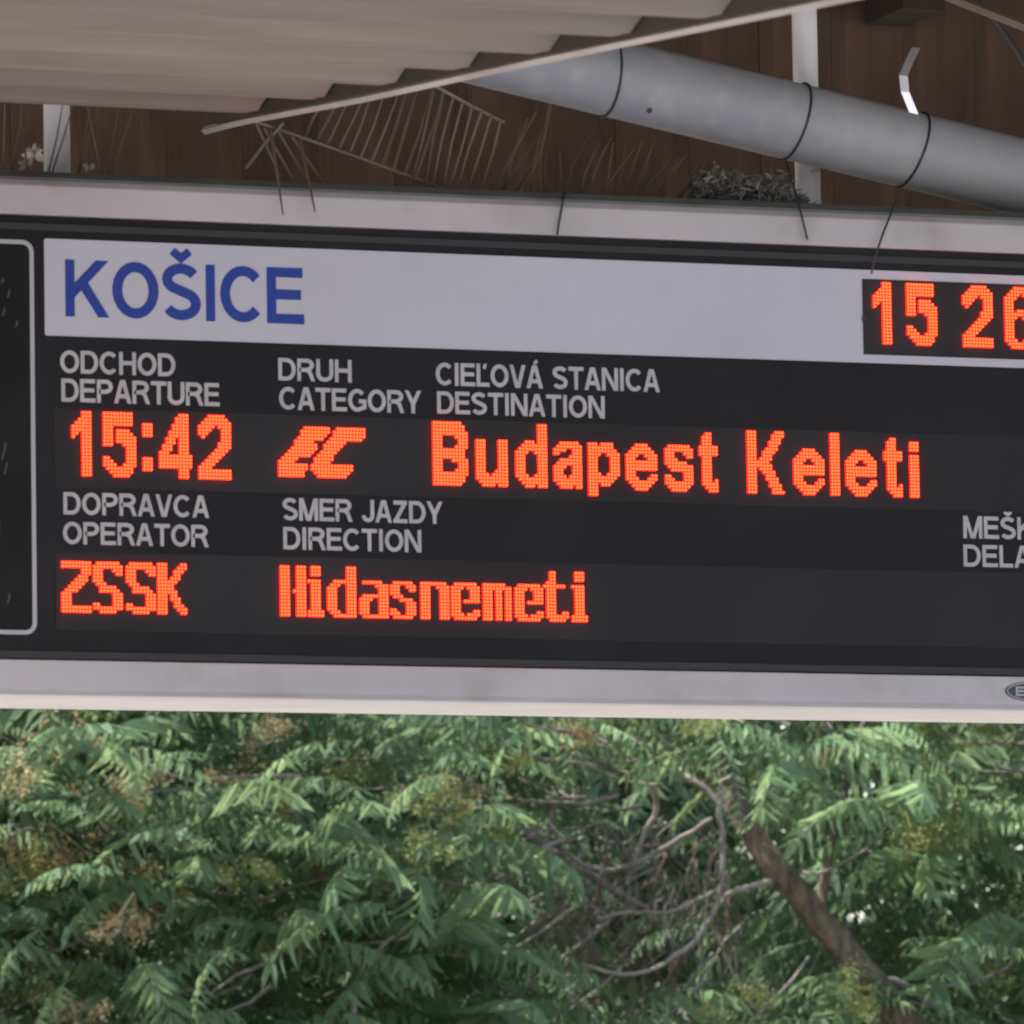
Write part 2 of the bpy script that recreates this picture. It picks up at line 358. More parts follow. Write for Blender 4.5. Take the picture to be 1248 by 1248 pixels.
# left framed area
LX1 = X(40, 500); LZ1 = Z(38, 295.5); LZ0 = Z(42, 771)
mb = MB(); mb.ribbon(rrect(BX0+.06, LX1, LZ0, LZ1, .014), .0062, YF, .0008, closed=True)
P(mb, 'border_line', LINE)
P(plate(rrect(BX0+.066, LX1-.0035, LZ0+.0035, LZ1-.0035, .011), YF-.0004, .0003), 'side_glass', mat('dark side glass', (.012, .012, .013), .5, spec=.12, dirt=.4, dscale=5, dcol=(.03, .03, .03)))
dc = at(-48, 640, YF); pts = arc(dc.x, dc.z, .056, .056, 0, 348, 30)
P(MB().ribbon(pts, .004, YF-.0008, .001, closed=True), 'round_emblem_ring', mat('violet print', (.12, .09, .20), .4))
for (px, py, l) in ((9, 363, 10), (19, 398, 7), (2, 345, 6), (3, 385, 10), (5, 578, 14), (9, 735, 12), (2, 560, 20)):  # short pale streaks laid over the side glass
    a = at(px, py, YF-.0008); b = at(px+l*.25, py-l, YF-.0008)
    P(MB().ribbon([(a.x, a.z), ((a.x+b.x)/2+.001, (a.z+b.z)/2), (b.x, b.z)], .0022, YF-.0008, .0002), 'pale_streak', mat('pale streak', (.09, .088, .085), .8))
# maker's badge on the bottom rail
bc = at(1260, 843, 0)
pts = arc(bc.x, bc.z,   .047, .0150, 0, 352, 40)
bd = P(plate(pts, -.0003, .003), 'badge', mat('badge black', (.022, .02, .028), .3))
P(MB().ribbon(arc(bc.x, bc.z, .045, .0132, 0, 352, 40), .0012, -.0034, .0004, closed=True), 'badge_rim', LINE, bd)
caption('ELEN', bc.x-.032, bc.x+.032, bc.z-.0068, bc.z+.0068, mat('badge letter silver', (.42, .41, .45), .4), bd, -.0034, .0005, .2)

# ---- dot matrix characters
BIG = {
'1': "...### ...### ..#### .##### ###### ###### ##.### #..###"+" ...###"*11,
'5': "#########. #########. #########. #########. ###....... ###.####.. ###.#####. ###.###### ###.###### ###...#### .......### .......### .......### ##.....### ###....### ####..#### .########. ..#######. ...#####..",
':': "... ... ... ### ### ### ### ... ... ... ... ... ... ### ### ### ### ... ...",
'4': "......###. .....####. .....####. ....#####. ....#####. ...######. ...######. ..###.###. ..###.###. .###..###. .###..###. ###...###. ########## ########## ########## ########## ......###. ......###. ......###.",
'2': "...#####.. ..#######. .######### #####.#### ####...### ###....### .#.....### .......### ......#### ......#### .....####. ....####.. ...####... ..####.... .####..... ####...... ########## ########## ##########",
'6': "...#####.. ..#######. .####.#### ####...### ###.....#. ###....... ###....... ###.####.. #########. ####..####"+" ###....###"*6+" ####..#### .########. ..######..",
'B': "#########.. ##########. ##########. ########### ###....#### ###.....### ###.....### ###....#### ##########. ##########. ##########. ###...##### ###.....### ###.....### ###....#### ########### ##########. ##########. #########..",
'u': ". . . . ."+" ###....###"*9+" ###...#### ####.##### ########## .######### ..####.###",
'd': ".......### "*5+"...###.### ..######## .######### ####..####"+" ###....###"*6+" ####..#### .######### ..######## ...###.###",
'a': ". . . . . ..######. .######## ####..### ##....### .....#### ..####### .######## ####..### ###...### ###...### ####.#### ######### .######## ..####.##",
'p': ". . . . . ###.####.. ########.. #########. ####..####"+" ###....###"*5+" ####..#### #########. ########.. ###.###... ###....... ###....... ###.......",
'e': ". . . . . ...####... ..######.. .########. ####..#### ###....### ########## ########## ########## ###....... ###.....## ####...### .########. ..######.. ...####...",
's': ". . . . . .#######. ######### ###...### ###....## ####..... #######.. .######## ..####### ......### ##....### ###...### ######### .#######. ..#####..",
't': ". ..##.. .###.. .###.. .###.. ###### ###### ######"+" .###.."*7+" .###.# .##### ..#### ...###",
'K': "###......### ###.....#### ###.....###. ###....####. ###....###.. ###...####.. ###..####... ###..###.... ###.####.... #######..... ########.... ###.####.... ###..####... ###...###... ###...####.. ###....###.. ###....####. ###.....###. ###.....####",
'l': "### "*19,
'i': ". . ### ### ### ."+" ###"*13,
}
SMALL = {
'Z': "######### ######### ......### ......### .....###. ....####. ...####.. ..####... .####.... ###...... ###...... ###...... ###...... ######### #########",
'S': ".#######. ######### ###...### ###....## ###...... ###...... .###..... ..#####.. ..######. ......### ......### ......### ##....### ######### ..#####..",
'K': "###....## ###...### ###..###. ###..##.. ###.###.. ######... #####.... #####.... ######... ###.##... ###.###.. ###..##.. ###..###. ###...### ###....##",
'H': "###..### "*7+"###.####"+" ###..###"*7,
'i': ".###. .###. .###. ..... ####."+" .###."*8+" ##### #####",
'd': "......### "*4+"..####### .###..###"+" ###...###"*7+" .###..### ..#######",
'a': ". . . . .######.. .....#### ......### ......### .######## ####..### ###...### ###...### ###...### ###...### .########",
's': ". . . . .######.. ###..###. ###...##. ###...... .###..... ...####.. .....###. .....###. ##...###. ###..###. .######..",
'n': ". . . . ########. ###..####"+" ###...###"*9,
'e': ". . . . .#######. ####.#### ###...### ###...### ###...### ###.##### ###...... ###...... ###....## ####.#### .#######.",
'm': ". . . . #######.. #########"+" ###.##.##"*9,
't': "..##.... ..##.... ..##.... .###.... #######. .###...."+" .###...."*6+" .###..## .####### ..#####.",
}
EL = [(8,15),(7,15),(7,14),(6,13),(5,10),(5,11),(4,11),(3,10),(2,9),(1,5),(0,4),(0,8),(0,8),(0,7),(0,7)]
CL = [(18,26),(17,26),(17,26),(16,25),(15,20),(14,19),(14,18),(13,17),(12,16),(11,16),(11,15),(10,22),(10,22),(11,21),(12,20)]
def span(L_): 
    return ' '.join(''.join('#' if a <= i <= b else '.' for i in range(27)) for a, b in L_)
PD = .00498
def led_char(bits, x0, z1, parent, y):
    mb = MB(); r1 = PD*.49; r2 = PD*.36
    for r, row in enumerate(bits.split()):
        for c, ch in enumerate(row):
            if ch != '#': continue
            cx = x0+(c+.5)*PD; cz = z1-(r+.5)*PD
            vs = [(cx+r1*math.cos(R(60*i+30)), y, cz+r1*math.sin(R(60*i+30))) for i in range(6)]
            vs += [(cx+r1*.86*math.cos(R(60*i+30)), y-.0036, cz+r1*.86*math.sin(R(60*i+30))) for i in range(6)]
            vs += [(cx+r2*math.cos(R(60*i+30)), y-.0048, cz+r2*math.sin(R(60*i+30))) for i in range(6)]
            fs = [(i, i+6, (i+1) % 6+6, (i+1) % 6) for i in range(6)]+[(i+6, i+12, (i+1) % 6+12, (i+1) % 6+6) for i in range(6)]+[(12, 17, 16, 15, 14, 13)]
            mb.add(vs, [f[::-1] if 0 else f for f in fs])
    o = mb.build('led_character', LED, parent); o.data.materials.append(LEDR)
    o.data.polygons.foreach_set('material_index', [1 if (i % 13) < 6 else 0 for i in range(len(mb.f))]); return o
def led_line(font, chars, ytop, xref, parent, yy):
    z1 = at(xref, ytop, yy).z
    for ch, px in chars:
        led_char(font[ch], round(at(px, ytop+.03*(px-xref)+35, yy).x/PD*2)/2*PD, z1, parent, yy)
YL = YF-.0012
led_line(BIG, [('1', 85.7), ('5', 125.3), (':', 173.2), ('4', 193.5), ('2', 241.4)], 501.2, 100, wins[0], YL)
led_line({'E': span(EL), 'C': span(CL)}, [('E', 337.5), ('C', 337.5)], 520.0, 370, wins[0], YL)
led_line(BIG, list(zip('BudapestKeleti', (527.5, 579.5, 627.4, 673.9, 715.9, 762.4, 809.4, 851.2, 910.5, 966.3, 1011.1, 1030.1, 1076, 1107.7))), 513.5, 530, wins[0], YL)
led_line(SMALL, list(zip('ZSSK', (73.3, 112.5, 152.2, 190.5))), 683.6, 75, wins[1], YL)
led_line(SMALL, list(zip('Hidasnemeti', (340.1, 374.2, 397.8, 436.5, 474.7, 511.5, 549.8, 587, 625.7, 662.2, 695))), 689.0, 340, wins[1], YL)
led_line(BIG, list(zip('1526', (1063.3, 1104.2, 1172.5, 1223.3))), 344.2, 1080, cw, YF-.0027)

# ---------------------------------------------------------------- hanger tubes, flanges
for px, lab in ((69.5, 'pale hanger tube above the left end of the board under the cream sheet'), (984, 'pale hanger tube standing behind the grey pipe above the board')):
    q = at(px, 200, .27); zt = ZT+.016
    t = thing('hanger_tube', lab, 'hanger tube', (q.x, .27, zt), 'tubes carrying the departure board')
    MB().tube([(q.x, .27, zt+.004), (q.x, .27, 4.2)], .0195, 20).build('tube', GALV, t, smooth=True)
    MB().tube([(q.x, .27, zt+.002), (q.x, .27, zt+.032)], .0212, 20).build('collar', HOUS, t, smooth=True)
    MB().box(q.x-.075, q.x+.085, .215, .325, zt+.0005, zt+.006).build('flange_plate', HOUS, t)
    for sx in (-.055, .06):
        MB().tube([(q.x+sx, .235, zt+.006), (q.x+sx, .235, zt+.014)], .008, 6).build('bolt', GALV, t)

# ---------------------------------------------------------------- grey pipe with ties
YP = .12; RP = .0595
A = at(830, 115, YP); B = at(1114, 184, YP+.068); D = (B-A)
ax = D.normalized()
q0 = A-D*3.6
flat_z = ZT+.016+RP+.004
pts = [q0, A, A+D*.5, B]
kf = (flat_z-B.z)/ax.z                      # where the pipe would touch the top of the board
q = B+ax*(kf-.05)
pts += [B+ax*(kf-.12), q, B+ax*kf+Vector((.01, 0, .004)), B+ax*(kf+.06)+Vector((0, 0, -ax.z*.06)), Vector((q.x+1.2, q.y+.06, flat_z))]
pipe = thing('drain_pipe', 'grey plastic drain pipe sloping down to the right above the board', 'pipe', A)
MB().tube(pts, RP, 40).build('pipe_body', PIPE, pipe, smooth=True)
def tie(px, n0=0, slant=0.0):
    tpar = (px-830)/284.0; c = A+D*tpar; u = Vector((0, -1, 0)); v_ = ax.cross(u).normalized(); m = MB(); pp = []
    for i in range(40):
        a = 2*math.pi*i/40; pp.append(c+(u*math.cos(a)+v_*math.sin(a))*(RP+.0016)+ax*slant*math.sin(a))
    m.tube(pp, .0021, 6, closed=True)
    return m.build('cable_tie', TIE, pipe, smooth=True)
tie(742, slant=.004); tie(966, slant=-.008); tie(1110, slant=-.012)
for pp in ([(958, 196, .11), (966, 222, .06), (974, 250, -.004), (984, 292, -.010)],
           [(1096, 232, .12), (1092, 245, .02), (1086, 260, -.008), (1076, 285, -.012), (1066, 315, -.012), (1062, 334, -.010)]):
    MB().tube([at(*q_) for q_ in pp], [.0020, .0020, .0018, .0018, .0016, .0014][:len(pp)], 6).build('tie_tail', TIE, pipe, smooth=True)
# droppings and rub marks sit in the paint; small screw
s_ = at(791, 135, YP-.012-RP*.92)
MB().tube([s_, s_+Vector((0, -.004, 0))], .0042, 8).build('screw', TIE, pipe)
# steel strap end sticking up behind the third tie
sp = thing('steel_strap', 'short bent bright steel strap sticking up from the grey pipe', 'strap', at(1112, 128, YP))
mb = MB(); cl = [at(1115, 140, YP+.03), at(1103.5, 112, YP+.02), at(1101.5, 92, YP+.02), at(1108, 76, YP+.04), at(1117, 58, YP+.07)]
vs = []
for c in cl:
    for dx, dy in ((-.0075, 0), (.0075, .002), (.0075, .0036), (-.0075, .0016)): vs.append(c+Vector((dx, dy, 0)))
fs = [(4*i+j, 4*i+(j+1) % 4, 4*i+4+(j+1) % 4, 4*i+4+j) for i in range(len(cl)-1) for j in range(4)]+[(3, 2, 1, 0), (16, 17, 18, 19)]
mb.add(vs, fs).build('strap', STEEL, sp)

# ---------------------------------------------------------------- bird spikes
def spike(a, b, parent, r=.0026, m=SPIKE, bend=0):
    mid = (a+b)/2+Vector((bend, 0, 0)); MB().tube([a, mid, b], [r, r*.9, r*.45], 4, cap=False).build('spike', m, parent)
def rod(pts, r, parent, name='base_strip', m=STRIP): return MB().tube(pts, r, 6, flat=.5).build(name, m, parent)
s1 = thing('bird_spike_strip', 'slanting strip of thin bird spikes below the trim bar left of the pipe', 'bird spikes', at(310, 148, .04), 'bird spikes around the board')
rod([at(296, 143, .02), at(340, 158, .04), at(440, 193, .07), at(542, 231, .10)], .0042, s1)
for i in range(11):
    x = 372+i*13.5; y = 167+(x-372)*.365
    lean = rnd.uniform(24, 34)
    spike(at(x, min(y, 229), .07), at(x+lean, max(118-(x-400)*.10, y-rnd.uniform(95, 110)), .03), s1, bend=rnd.uniform(-.004, .004))
for i, (x, y, x2, y2) in enumerate(((312, 150, 352, 238), (322, 156, 372, 244), (338, 158, 378, 226), (356, 166, 400, 232), (330, 158, 345, 262), (366, 170, 384, 258))):
    spike(at(x, y, .03), at(x2, y2, -.02 if i > 3 else .06), s1)
s2 = thing('bird_spike_strip', 'short strip of hanging bird spikes just left of the drain pipe end', 'bird spikes', at(530, 105, .02), 'bird spikes around the board')
rod([at(522, 100, .0), at(565, 124, .02), at(614, 149, .04)], .0042, s2)
for i in range(8):
    x = 530+i*11.5; y = 104+(x-530)*.54
    spike(at(x, y, .02), at(x-rnd.uniform(22, 30), 228, .08), s2, bend=rnd.uniform(-.003, .003))
s3 = thing('bird_spike_strip', 'row of leaning bird spikes standing on the board below the grey pipe', 'bird spikes', at(700, 238, .12), 'bird spikes around the board')
a = at(590, 236, .12); b = at(850, 247, .12)
MB().box(a.x, b.x, .10, .14, ZT+.0165, ZT+.021).build('base_strip', STRIP, s3)
for i in range(26):
    x = a.x+(b.x-a.x)*(i+.5)/26; base = Vector((x, .12, ZT+.02))
    spike(base, base+Vector((rnd.uniform(.01, .075), rnd.uniform(-.03, .03), rnd.uniform(.09, .13)*(1-.35*i/26)*rnd.uniform(.8, 1.35))), s3, bend=rnd.uniform(-.008, .008))
x = at(684, 240, .0).x
MB().tube([at(688, 236, .03), at(686, 246, -.004), at(682, 268, -.006), at(679, 286, -.005)], .0018, 5).build('spike', TIE, s3)
s4 = thing('bird_spike_strip', 'crossed bird spikes standing on the board either side of the left hanger tube', 'bird spikes', at(60, 206, .09), 'bird spikes around the board')
a = at(-60, 204, .09); b = at(150, 210, .09)
MB().box(a.x, b.x, .07, .11, ZT+.0165, ZT+.021).build('base_strip', STRIP, s4)
for (x, xt) in ((4, 6), (14, 30), (12, 44), (34, 24), (58, 78), (62, 92), (96, 124), (94, 112), (124, 104), (130, 148), (134, 168), (-20, -30), (-22, 4), (-44, -38)):
    p0 = at(x, 206, .09); p0.z = ZT+.02; spike(p0, at(xt, 118, .08+rnd.uniform(-.03, .03)), s4, .0016, bend=rnd.uniform(-.002, .002))
# flat strip end hanging under the trim
o = MB().tube([at(345, 150, .03), at(322, 176, .04), at(300, 205, .05)], .0075, 6, flat=.3).build('loose_plastic_strip', STRIP)
tag(o, 'loose grey plastic strip hanging under the left end of the trim bar', 'plastic strip')
# tangle on the board
nb = MB(); c0 = at(905, 224, .13)
lumps = ((-.050, .026, .017, .014), (-.012, .018, .020, .012), (.030, .026, .016, .014), (.055, .010, .02, .01))
for i in range(1700):
    lx, lz, sx_, sz_ = lumps[i % 4]; g = Vector((lx+rnd.gauss(0, sx_), rnd.gauss(0, .018), max(.001, lz+rnd.gauss(0, sz_))))
    p0 = Vector((c0.x, .11, ZT+.017))+g; d = Vector((rnd.gauss(0, 1), rnd.gauss(0, .6), rnd.gauss(0, .7))).normalized()*rnd.uniform(.006, .020)
    p1 = p0+d; p1.z = max(p1.z, ZT+.018); pm = (p0+p1)/2+Vector((rnd.gauss(0, .004), 0, rnd.gauss(0, .004)))
    nb.tube([p0, pm, p1], rnd.uniform(.0006, .0020), 3, cap=False)
tag(nb.build('bird_nest', NEST), 'grey tangled remains of a bird nest on the board beneath the pipe', 'bird nest')
for (px, py, s_, lab) in ((41, 190, 1.5, 'larger white feather tuft caught left of the left hanger tube'), (29, 201, .8, 'small white feather tuft low on the board edge at far left'), (108, 204, .8, 'small white feather tuft right of the left hanger tube')):
    fb = MB(); c = at(px, py, .10); c.z = max(c.z, ZT+.018)
    for i in range(16):
        d = Vector((rnd.gauss(0, 1), rnd.gauss(0, 1), rnd.gauss(.3, 1))).normalized()*.013*s_; n_ = d.cross(Vector((1, .3, 0))).normalized()*.004*s_
        fb.add([c, c+d*.5+n_, c+d, c+d*.5-n_], [(0, 1, 2, 3)])
    tag(fb.build('feather_tuft', WHITEF), lab, 'feathers', 'feather tufts by the left hanger tube')

# ---------------------------------------------------------------- tree of heaven
def frond_geo(seed):
    """unit frond: rachis along +X arching down, hanging leaflets; returns verts, faces arrays"""
    r = random.Random(seed); n = r.choice((9, 10, 11)); V = []; F = []
    a0 = R(r.uniform(10, 35)); a1 = R(r.uniform(-65, -30)); pts = []; p = Vector((0, 0, 0)); K = n+2
    sw = r.uniform(-.25, .25)
    for i in range(K+1):
        pts.append(p.copy()); a = a0+(a1-a0)*(i/K)**1.1; p += Vector((math.cos(a), sw*i/K, math.sin(a))).normalized()/K
    for i in range(K):
        d = (pts[i+1]-pts[i]); u = Vector((0, .008, 0))*(1-.6*i/K); w_ = Vector((0, 0, .008))*(1-.6*i/K); o = len(V)
        V += [pts[i]+u, pts[i]-u, pts[i]-w_, pts[i+1]+u, pts[i+1]-u, pts[i+1]-w_]
        F += [(o, o+3, o+4, o+1), (o+1, o+4, o+5, o+2)]
    def leaflet(b, d, ln, wd, nrm):
        d = d.normalized(); s_ = d.cross(nrm).normalized(); nn = s_.cross(d); o = len(V)
        cur = r.uniform(.02, .14)*ln
        V.extend([b, b+d*ln*.32-nn*cur*.2, b+d*ln*.68-nn*cur*.6, b+d*ln-nn*cur*1.6,
                  b+d*ln*.22+s_*wd*.5+nn*wd*.18, b+d*ln*.60+s_*wd*.40+nn*wd*.12-nn*cur*.5,
                  b+d*ln*.22-s_*wd*.5+nn*wd*.18, b+d*ln*.60-s_*wd*.40+nn*wd*.12-nn*cur*.5])
        F.extend([(o, o+4, o+1), (o+4, o+5, o+2, o+1), (o+5, o+3, o+2), (o, o+1, o+6), (o+6, o+1, o+2, o+7), (o+7, o+2, o+3)])
    for i in range(2, K+1):
        b = pts[i]; t = (pts[min(i+1, K)]-pts[i-1]).normalized(); f = 1-.45*((i-K*.45)/(K*.6))**2
        for sd in (-1, 1):
            if r.random() < .04: continue
            dr = r.uniform(.6, 1.25)
            d = Vector((0, sd, 0))*(1.05-dr*.35)+Vector((0, 0, -1))*dr*.75+t*r.uniform(.15, .5)
            nrm = Vector((0, -sd*.5, .9)) if dr < .7 else Vector((.3, -sd*.8, .4))
            leaflet(b, d, .26*f*r.uniform(.85, 1.12), .066*f*r.uniform(.85, 1.15), nrm+Vector((r.uniform(-.3, .3), r.uniform(-.3, .3), 0)))
    leaflet(pts[-1], (pts[-1]-pts[-2])+Vector((0, 0, -.03)), .17, .05, Vector((0, .2, 1)))
    return np.array([tuple(v) for v in V], dtype=np.float64), F
NV = 10
geos = [frond_geo(100+i) for i in range(NV)]
fmesh = []
for i, (V, F) in enumerate(geos):
    me = bpy.data.meshes.new('frond'); me.from_pydata(V.tolist(), [], F); me.materials.append(LEAF); me.update(); fmesh.append(me)

def frond_matrix(base, out_dir, size, tilt=0, roll=0):
    x = Vector(out_dir).normalized()
    z = Vector((0, 0, 1)); y = z.cross(x)
    if y.length < .05: y = Vector((0, 1, 0))
    y.normalize(); z = x.cross(y)
    m = Matrix((x, y, z)).transposed()
    m = m @ Matrix.Rotation(roll, 3, 'X')
    m4 = (m*size).to_4x4(); m4.translation = base; return m4

def project(p):
    d = p-CAM; z = d.dot(Fw); return 624+FPX*d.dot(Rt)/z, 624-FPX*d.dot(Up)/z, z

def join_fronds(name, items, m, parent):
    Vs = []; loops = []; tot = []; off = 0
    for k, mt in items:
        V, F = geos[k]; A_ = np.array(mt); W = V @ A_[:3, :3].T + A_[:3, 3]; Vs.append(W)
        for f in F: tot.append(len(f)); loops.extend([i+off for i in f])
        off += len(V)
    Vs = np.concatenate(Vs); me = bpy.data.meshes.new(name)
    me.vertices.add(len(Vs)); me.vertices.foreach_set('co', (Vs-np.array(world_loc(parent))).ravel())
    me.loops.add(len(loops)); me.loops.foreach_set('vertex_index', loops)
    me.polygons.add(len(tot)); st = np.concatenate([[0], np.cumsum(tot)[:-1]])
    me.polygons.foreach_set('loop_start', st.astype(np.int32)); me.update(calc_edges=True)
    me.materials.append(m); o = bpy.data.objects.new(name, me); col.objects.link(o); o.parent = parent; o['kind'] = 'stuff'
    return o

YT = 22.0; PXM = .00386
def tp(px, py, dy=0): return at(px, py, YT+dy)
base = tp(1330, 1500); base = Vector((base.x+.3, YT, -.545))
tree = thing('tree_of_heaven', 'leafy tree with long drooping pinnate leaves and leaning brown trunk below the board', 'tree', base)
def limb(pts, rads, name='branch', m=TWIG, n=8, parent=tree):
    return MB().tube(pts, rads, n).build(name, m, parent, smooth=True)
def wob(pts, amt=.012, sub=4):
    P_ = [Vector(p) for p in pts]; out = []
    for i in range(len(P_)-1):
        p0 = P_[max(i-1, 0)]; p1 = P_[i]; p2 = P_[i+1]; p3 = P_[min(i+2, len(P_)-1)]
        for k in range(sub):
            t = k/sub; q = .5*((2*p1)+(p2-p0)*t+(2*p0-5*p1+4*p2-p3)*t*t+(3*p1-p0-3*p2+p3)*t**3)
            out.append(q+Vector((rnd.gauss(0, amt), rnd.gauss(0, amt), rnd.gauss(0, amt))))
    out.append(P_[-1]); return out
def lerp_r(r0, r1, n): return [r0+(r1-r0)*i/(n-1) for i in range(n)]
tk = wob([base, tp(1330, 1500), tp(1210, 1360), tp(1085, 1225), tp(1015, 1140, .1), tp(960, 1075, .1), tp(915, 1015, .2), tp(893, 960, .3), tp(885, 900, .3), tp(860, 780, .5)], .006)
nk = len(tk); limb(tk, [float(np.interp(i/(nk-1)*9, (0, 1, 2, 3, 5, 7, 9), (.15, .12, .100, .078, .064, .054, .042)))*(1+rnd.gauss(0, .05)) for i in range(nk)], 'trunk', BARK, 14)
f2 = wob([tp(1000, 1130, .15), tp(1005, 1070, .2), tp(1018, 1010, .3), tp(1040, 930, .3), tp(1070, 820, .5)], .008)
limb(f2, lerp_r(.03, .015, len(f2)), 'branch', BARK)
BR = [
 ([(533, 1112), (560, 1097), (592, 1085), (650, 1050), (668, 1015), (676, 976)], .9, 3.0, 5.5),
 ([(650, 1035), (690, 1040), (715, 1055), (760, 1058), (815, 1030), (868, 998)], .5, 3.5, 5),
 ([(876, 960), (880, 1010), (881, 1060), (872, 1110), (835, 1155), (775, 1187), (712, 1176)], .0, 6, 3),
 ([(884, 1080), (850, 1098), (810, 1112), (765, 1112), (728, 1118)], .2, 5, 2.5),
 ([(940, 1075), (905, 1082), (880, 1098), (862, 1130)], .1, 6, 3),
 ([(640, 1010), (680, 1045), (725, 1070), (790, 1110)], .9, 12, 6),
 ([(425, 1290), (430, 1230), (438, 1190), (452, 1165), (480, 1140)], .0, 7, 3),
 ([(180, 1290), (230, 1225), (246, 1180), (250, 1160)], .2, 4, 2),
 ([(870, 1130), (882, 1165), (905, 1210), (930, 1240)], .1, 3, 2),
 ([(1140, 1230), (1100, 1200), (1060, 1190)], .4, 10, 5),
 ([(690, 1208), (720, 1232), (728, 1260)], .1, 3, 5),
 ([(745, 1120), (700, 1090), (670, 1090), (640, 1100)], .4, 2, 1.4),
 ([(790, 940), (800, 985), (783, 1020), (770, 1060)], .5, 7, 4),
 ([(480, 1248), (505, 1190), (508, 1160), (500, 1130)], .5, 4, 2),
]
for pts, dy, r0, r1 in BR:
    q = wob([tp(x, y, dy-.25) for x, y in pts], .004); limb(q, lerp_r(r0*PXM*.72, r1*PXM*.72, len(q)))
limbs = [tk[12], tk[16], tk[20], tk[24], f2[8], f2[12]]
# dry hanging twigs in the bare pocket
for i in range(275):
    x = rnd.uniform(655, 895); y = rnd.uniform(1000, 1165)
    dx = rnd.gauss(0, 26); ln = rnd.uniform(30, 95); dy = rnd.uniform(-.3, 1.6)
    q = wob([tp(x, y, dy), tp(x+dx*.5+rnd.gauss(0, 8), y+ln*.45, dy), tp(x+dx+rnd.gauss(0, 10), y+ln, dy+.05)], .007, 3)
    limb(q, lerp_r(.0040, .0018, len(q)), 'twig', RTWIG if i % 3 else TWIG, 4)

fronds = []; twigs = MB()
def rosette(c, n, size, spread=1.0, back=None):
    a0 = rnd.uniform(0, 6.28)
    for k in range(n):
        a = a0+6.283*k/n+rnd.uniform(-.3, .3); el = rnd.uniform(-.35, .5)*spread
        d = Vector((math.cos(a), math.sin(a), el))
        s_ = size*rnd.uniform(.75, 1.15)
        fronds.append((rnd.randrange(NV), frond_matrix(c, d, s_, roll=rnd.uniform(-.5, .5)), s_))
    if back is not None:
        b = c.lerp(back, min(1, rnd.uniform(.5, 1.1)/max((back-c).length, .01)))
        q = wob([c, (c+b)/2+Vector((0, 0, -.08)), b], .012, 3)
        twigs.tube(q, lerp_r(.004, .009, len(q)), 4, cap=False)
bare = lambda px, py, lay: ((px-765)/(205. if lay < 2 else 130))**2+((py-1095)/(190. if lay < 2 else 110))**2 < 1 or ((px-1160)/24.)**2+((py-1125)/28.)**2 < 1 or ((px-590)/45.)**2+((py-1115)/40.)**2 < 1 or (lay == 0 and ((px-985)/150.)**2+((py-1120)/115.)**2 < 1) or ((px-915)/75.)**2+((py-1015)/55.)**2 < 1 or ((px-1190)/25.)**2+((py-935)/30.)**2 < 1 or ((px-20)/28.)**2+((py-890)/35.)**2 < 1
y = 790
row = 0
while y < 1480:
    x = -420+(row % 2)*45
    while x < 1720:
        for lay, (dy, pr) in enumerate(((0, .80), (1.2, .9), (2.4, .9))):
            px = x+rnd.uniform(-40, 40); py = y+rnd.uniform(-28, 28)
            if rnd.random() > pr: continue
            if bare(px, py, lay) and (lay < 2 or rnd.random() < .6): continue
            c = tp(px, py, dy+rnd.uniform(-.5, .5)); near = min(limbs, key=lambda l: (l-c).length)
            rosette(c, rnd.choice((6, 7, 8)), rnd.uniform(.46, .92), back=near)
        x += 104
    y += 70; row += 1
# neighbouring trees of the same kind on both sides of the view
def side_tree(cx, cy, label, seed, w_=5.4, top=6.6):
    global rnd
    keep = rnd; rnd = random.Random(seed); b = Vector((cx, cy, -.545)); t = thing('tree_of_heaven', label, 'tree', b, 'trees of heaven behind the board')
    q = wob([b, b+Vector((.1, 0, 1.6)), b+Vector((-.15, .1, 3.2)), b+Vector((.1, 0, 5.0))], .02)
    limb(q, lerp_r(.16, .05, len(q)), 'trunk', BARK, 10, t); items = []
    for i in range(150):
        a = rnd.uniform(0, 6.283); h = rnd.uniform(0, 1); rr = (rnd.random()**.4)*w_/2*math.sin(math.pi*min(1, .15+h*.75))**.5
        c = Vector((cx+math.cos(a)*rr, cy+math.sin(a)*rr*.8, 2.1+h*(top-2.1))); a0 = rnd.uniform(0, 6.28)
        for k in range(7):
            an = a0+6.283*k/7; items.append((rnd.randrange(NV), frond_matrix(c, Vector((math.cos(an), math.sin(an), rnd.uniform(-.35, .4))), rnd.uniform(.5, .9), roll=rnd.uniform(-.5, .5))))
        if i % 9 == 0:
            e = b+Vector((0, 0, min(4.4, c.z*.7)+.5)); qq = wob([e, (e+c)/2+Vector((0, 0, .1)), c], .02, 3); limb(qq, lerp_r(.035, .01, len(qq)), 'branch', TWIG, 5, t)
    join_fronds('foliage', items, LEAF, t); rnd = keep
side_tree(tp(-560, 1000).x-1.6, 22.8, 'feathery leaved tree standing left of the view behind the board', 501)
side_tree(tp(-560, 1000).x-6.8, 23.4, 'feathery leaved tree furthest left along the tracks', 502)
side_tree(tp(1800, 1000).x+2.6, 23.0, 'feathery leaved tree standing right of the view behind the board', 503)
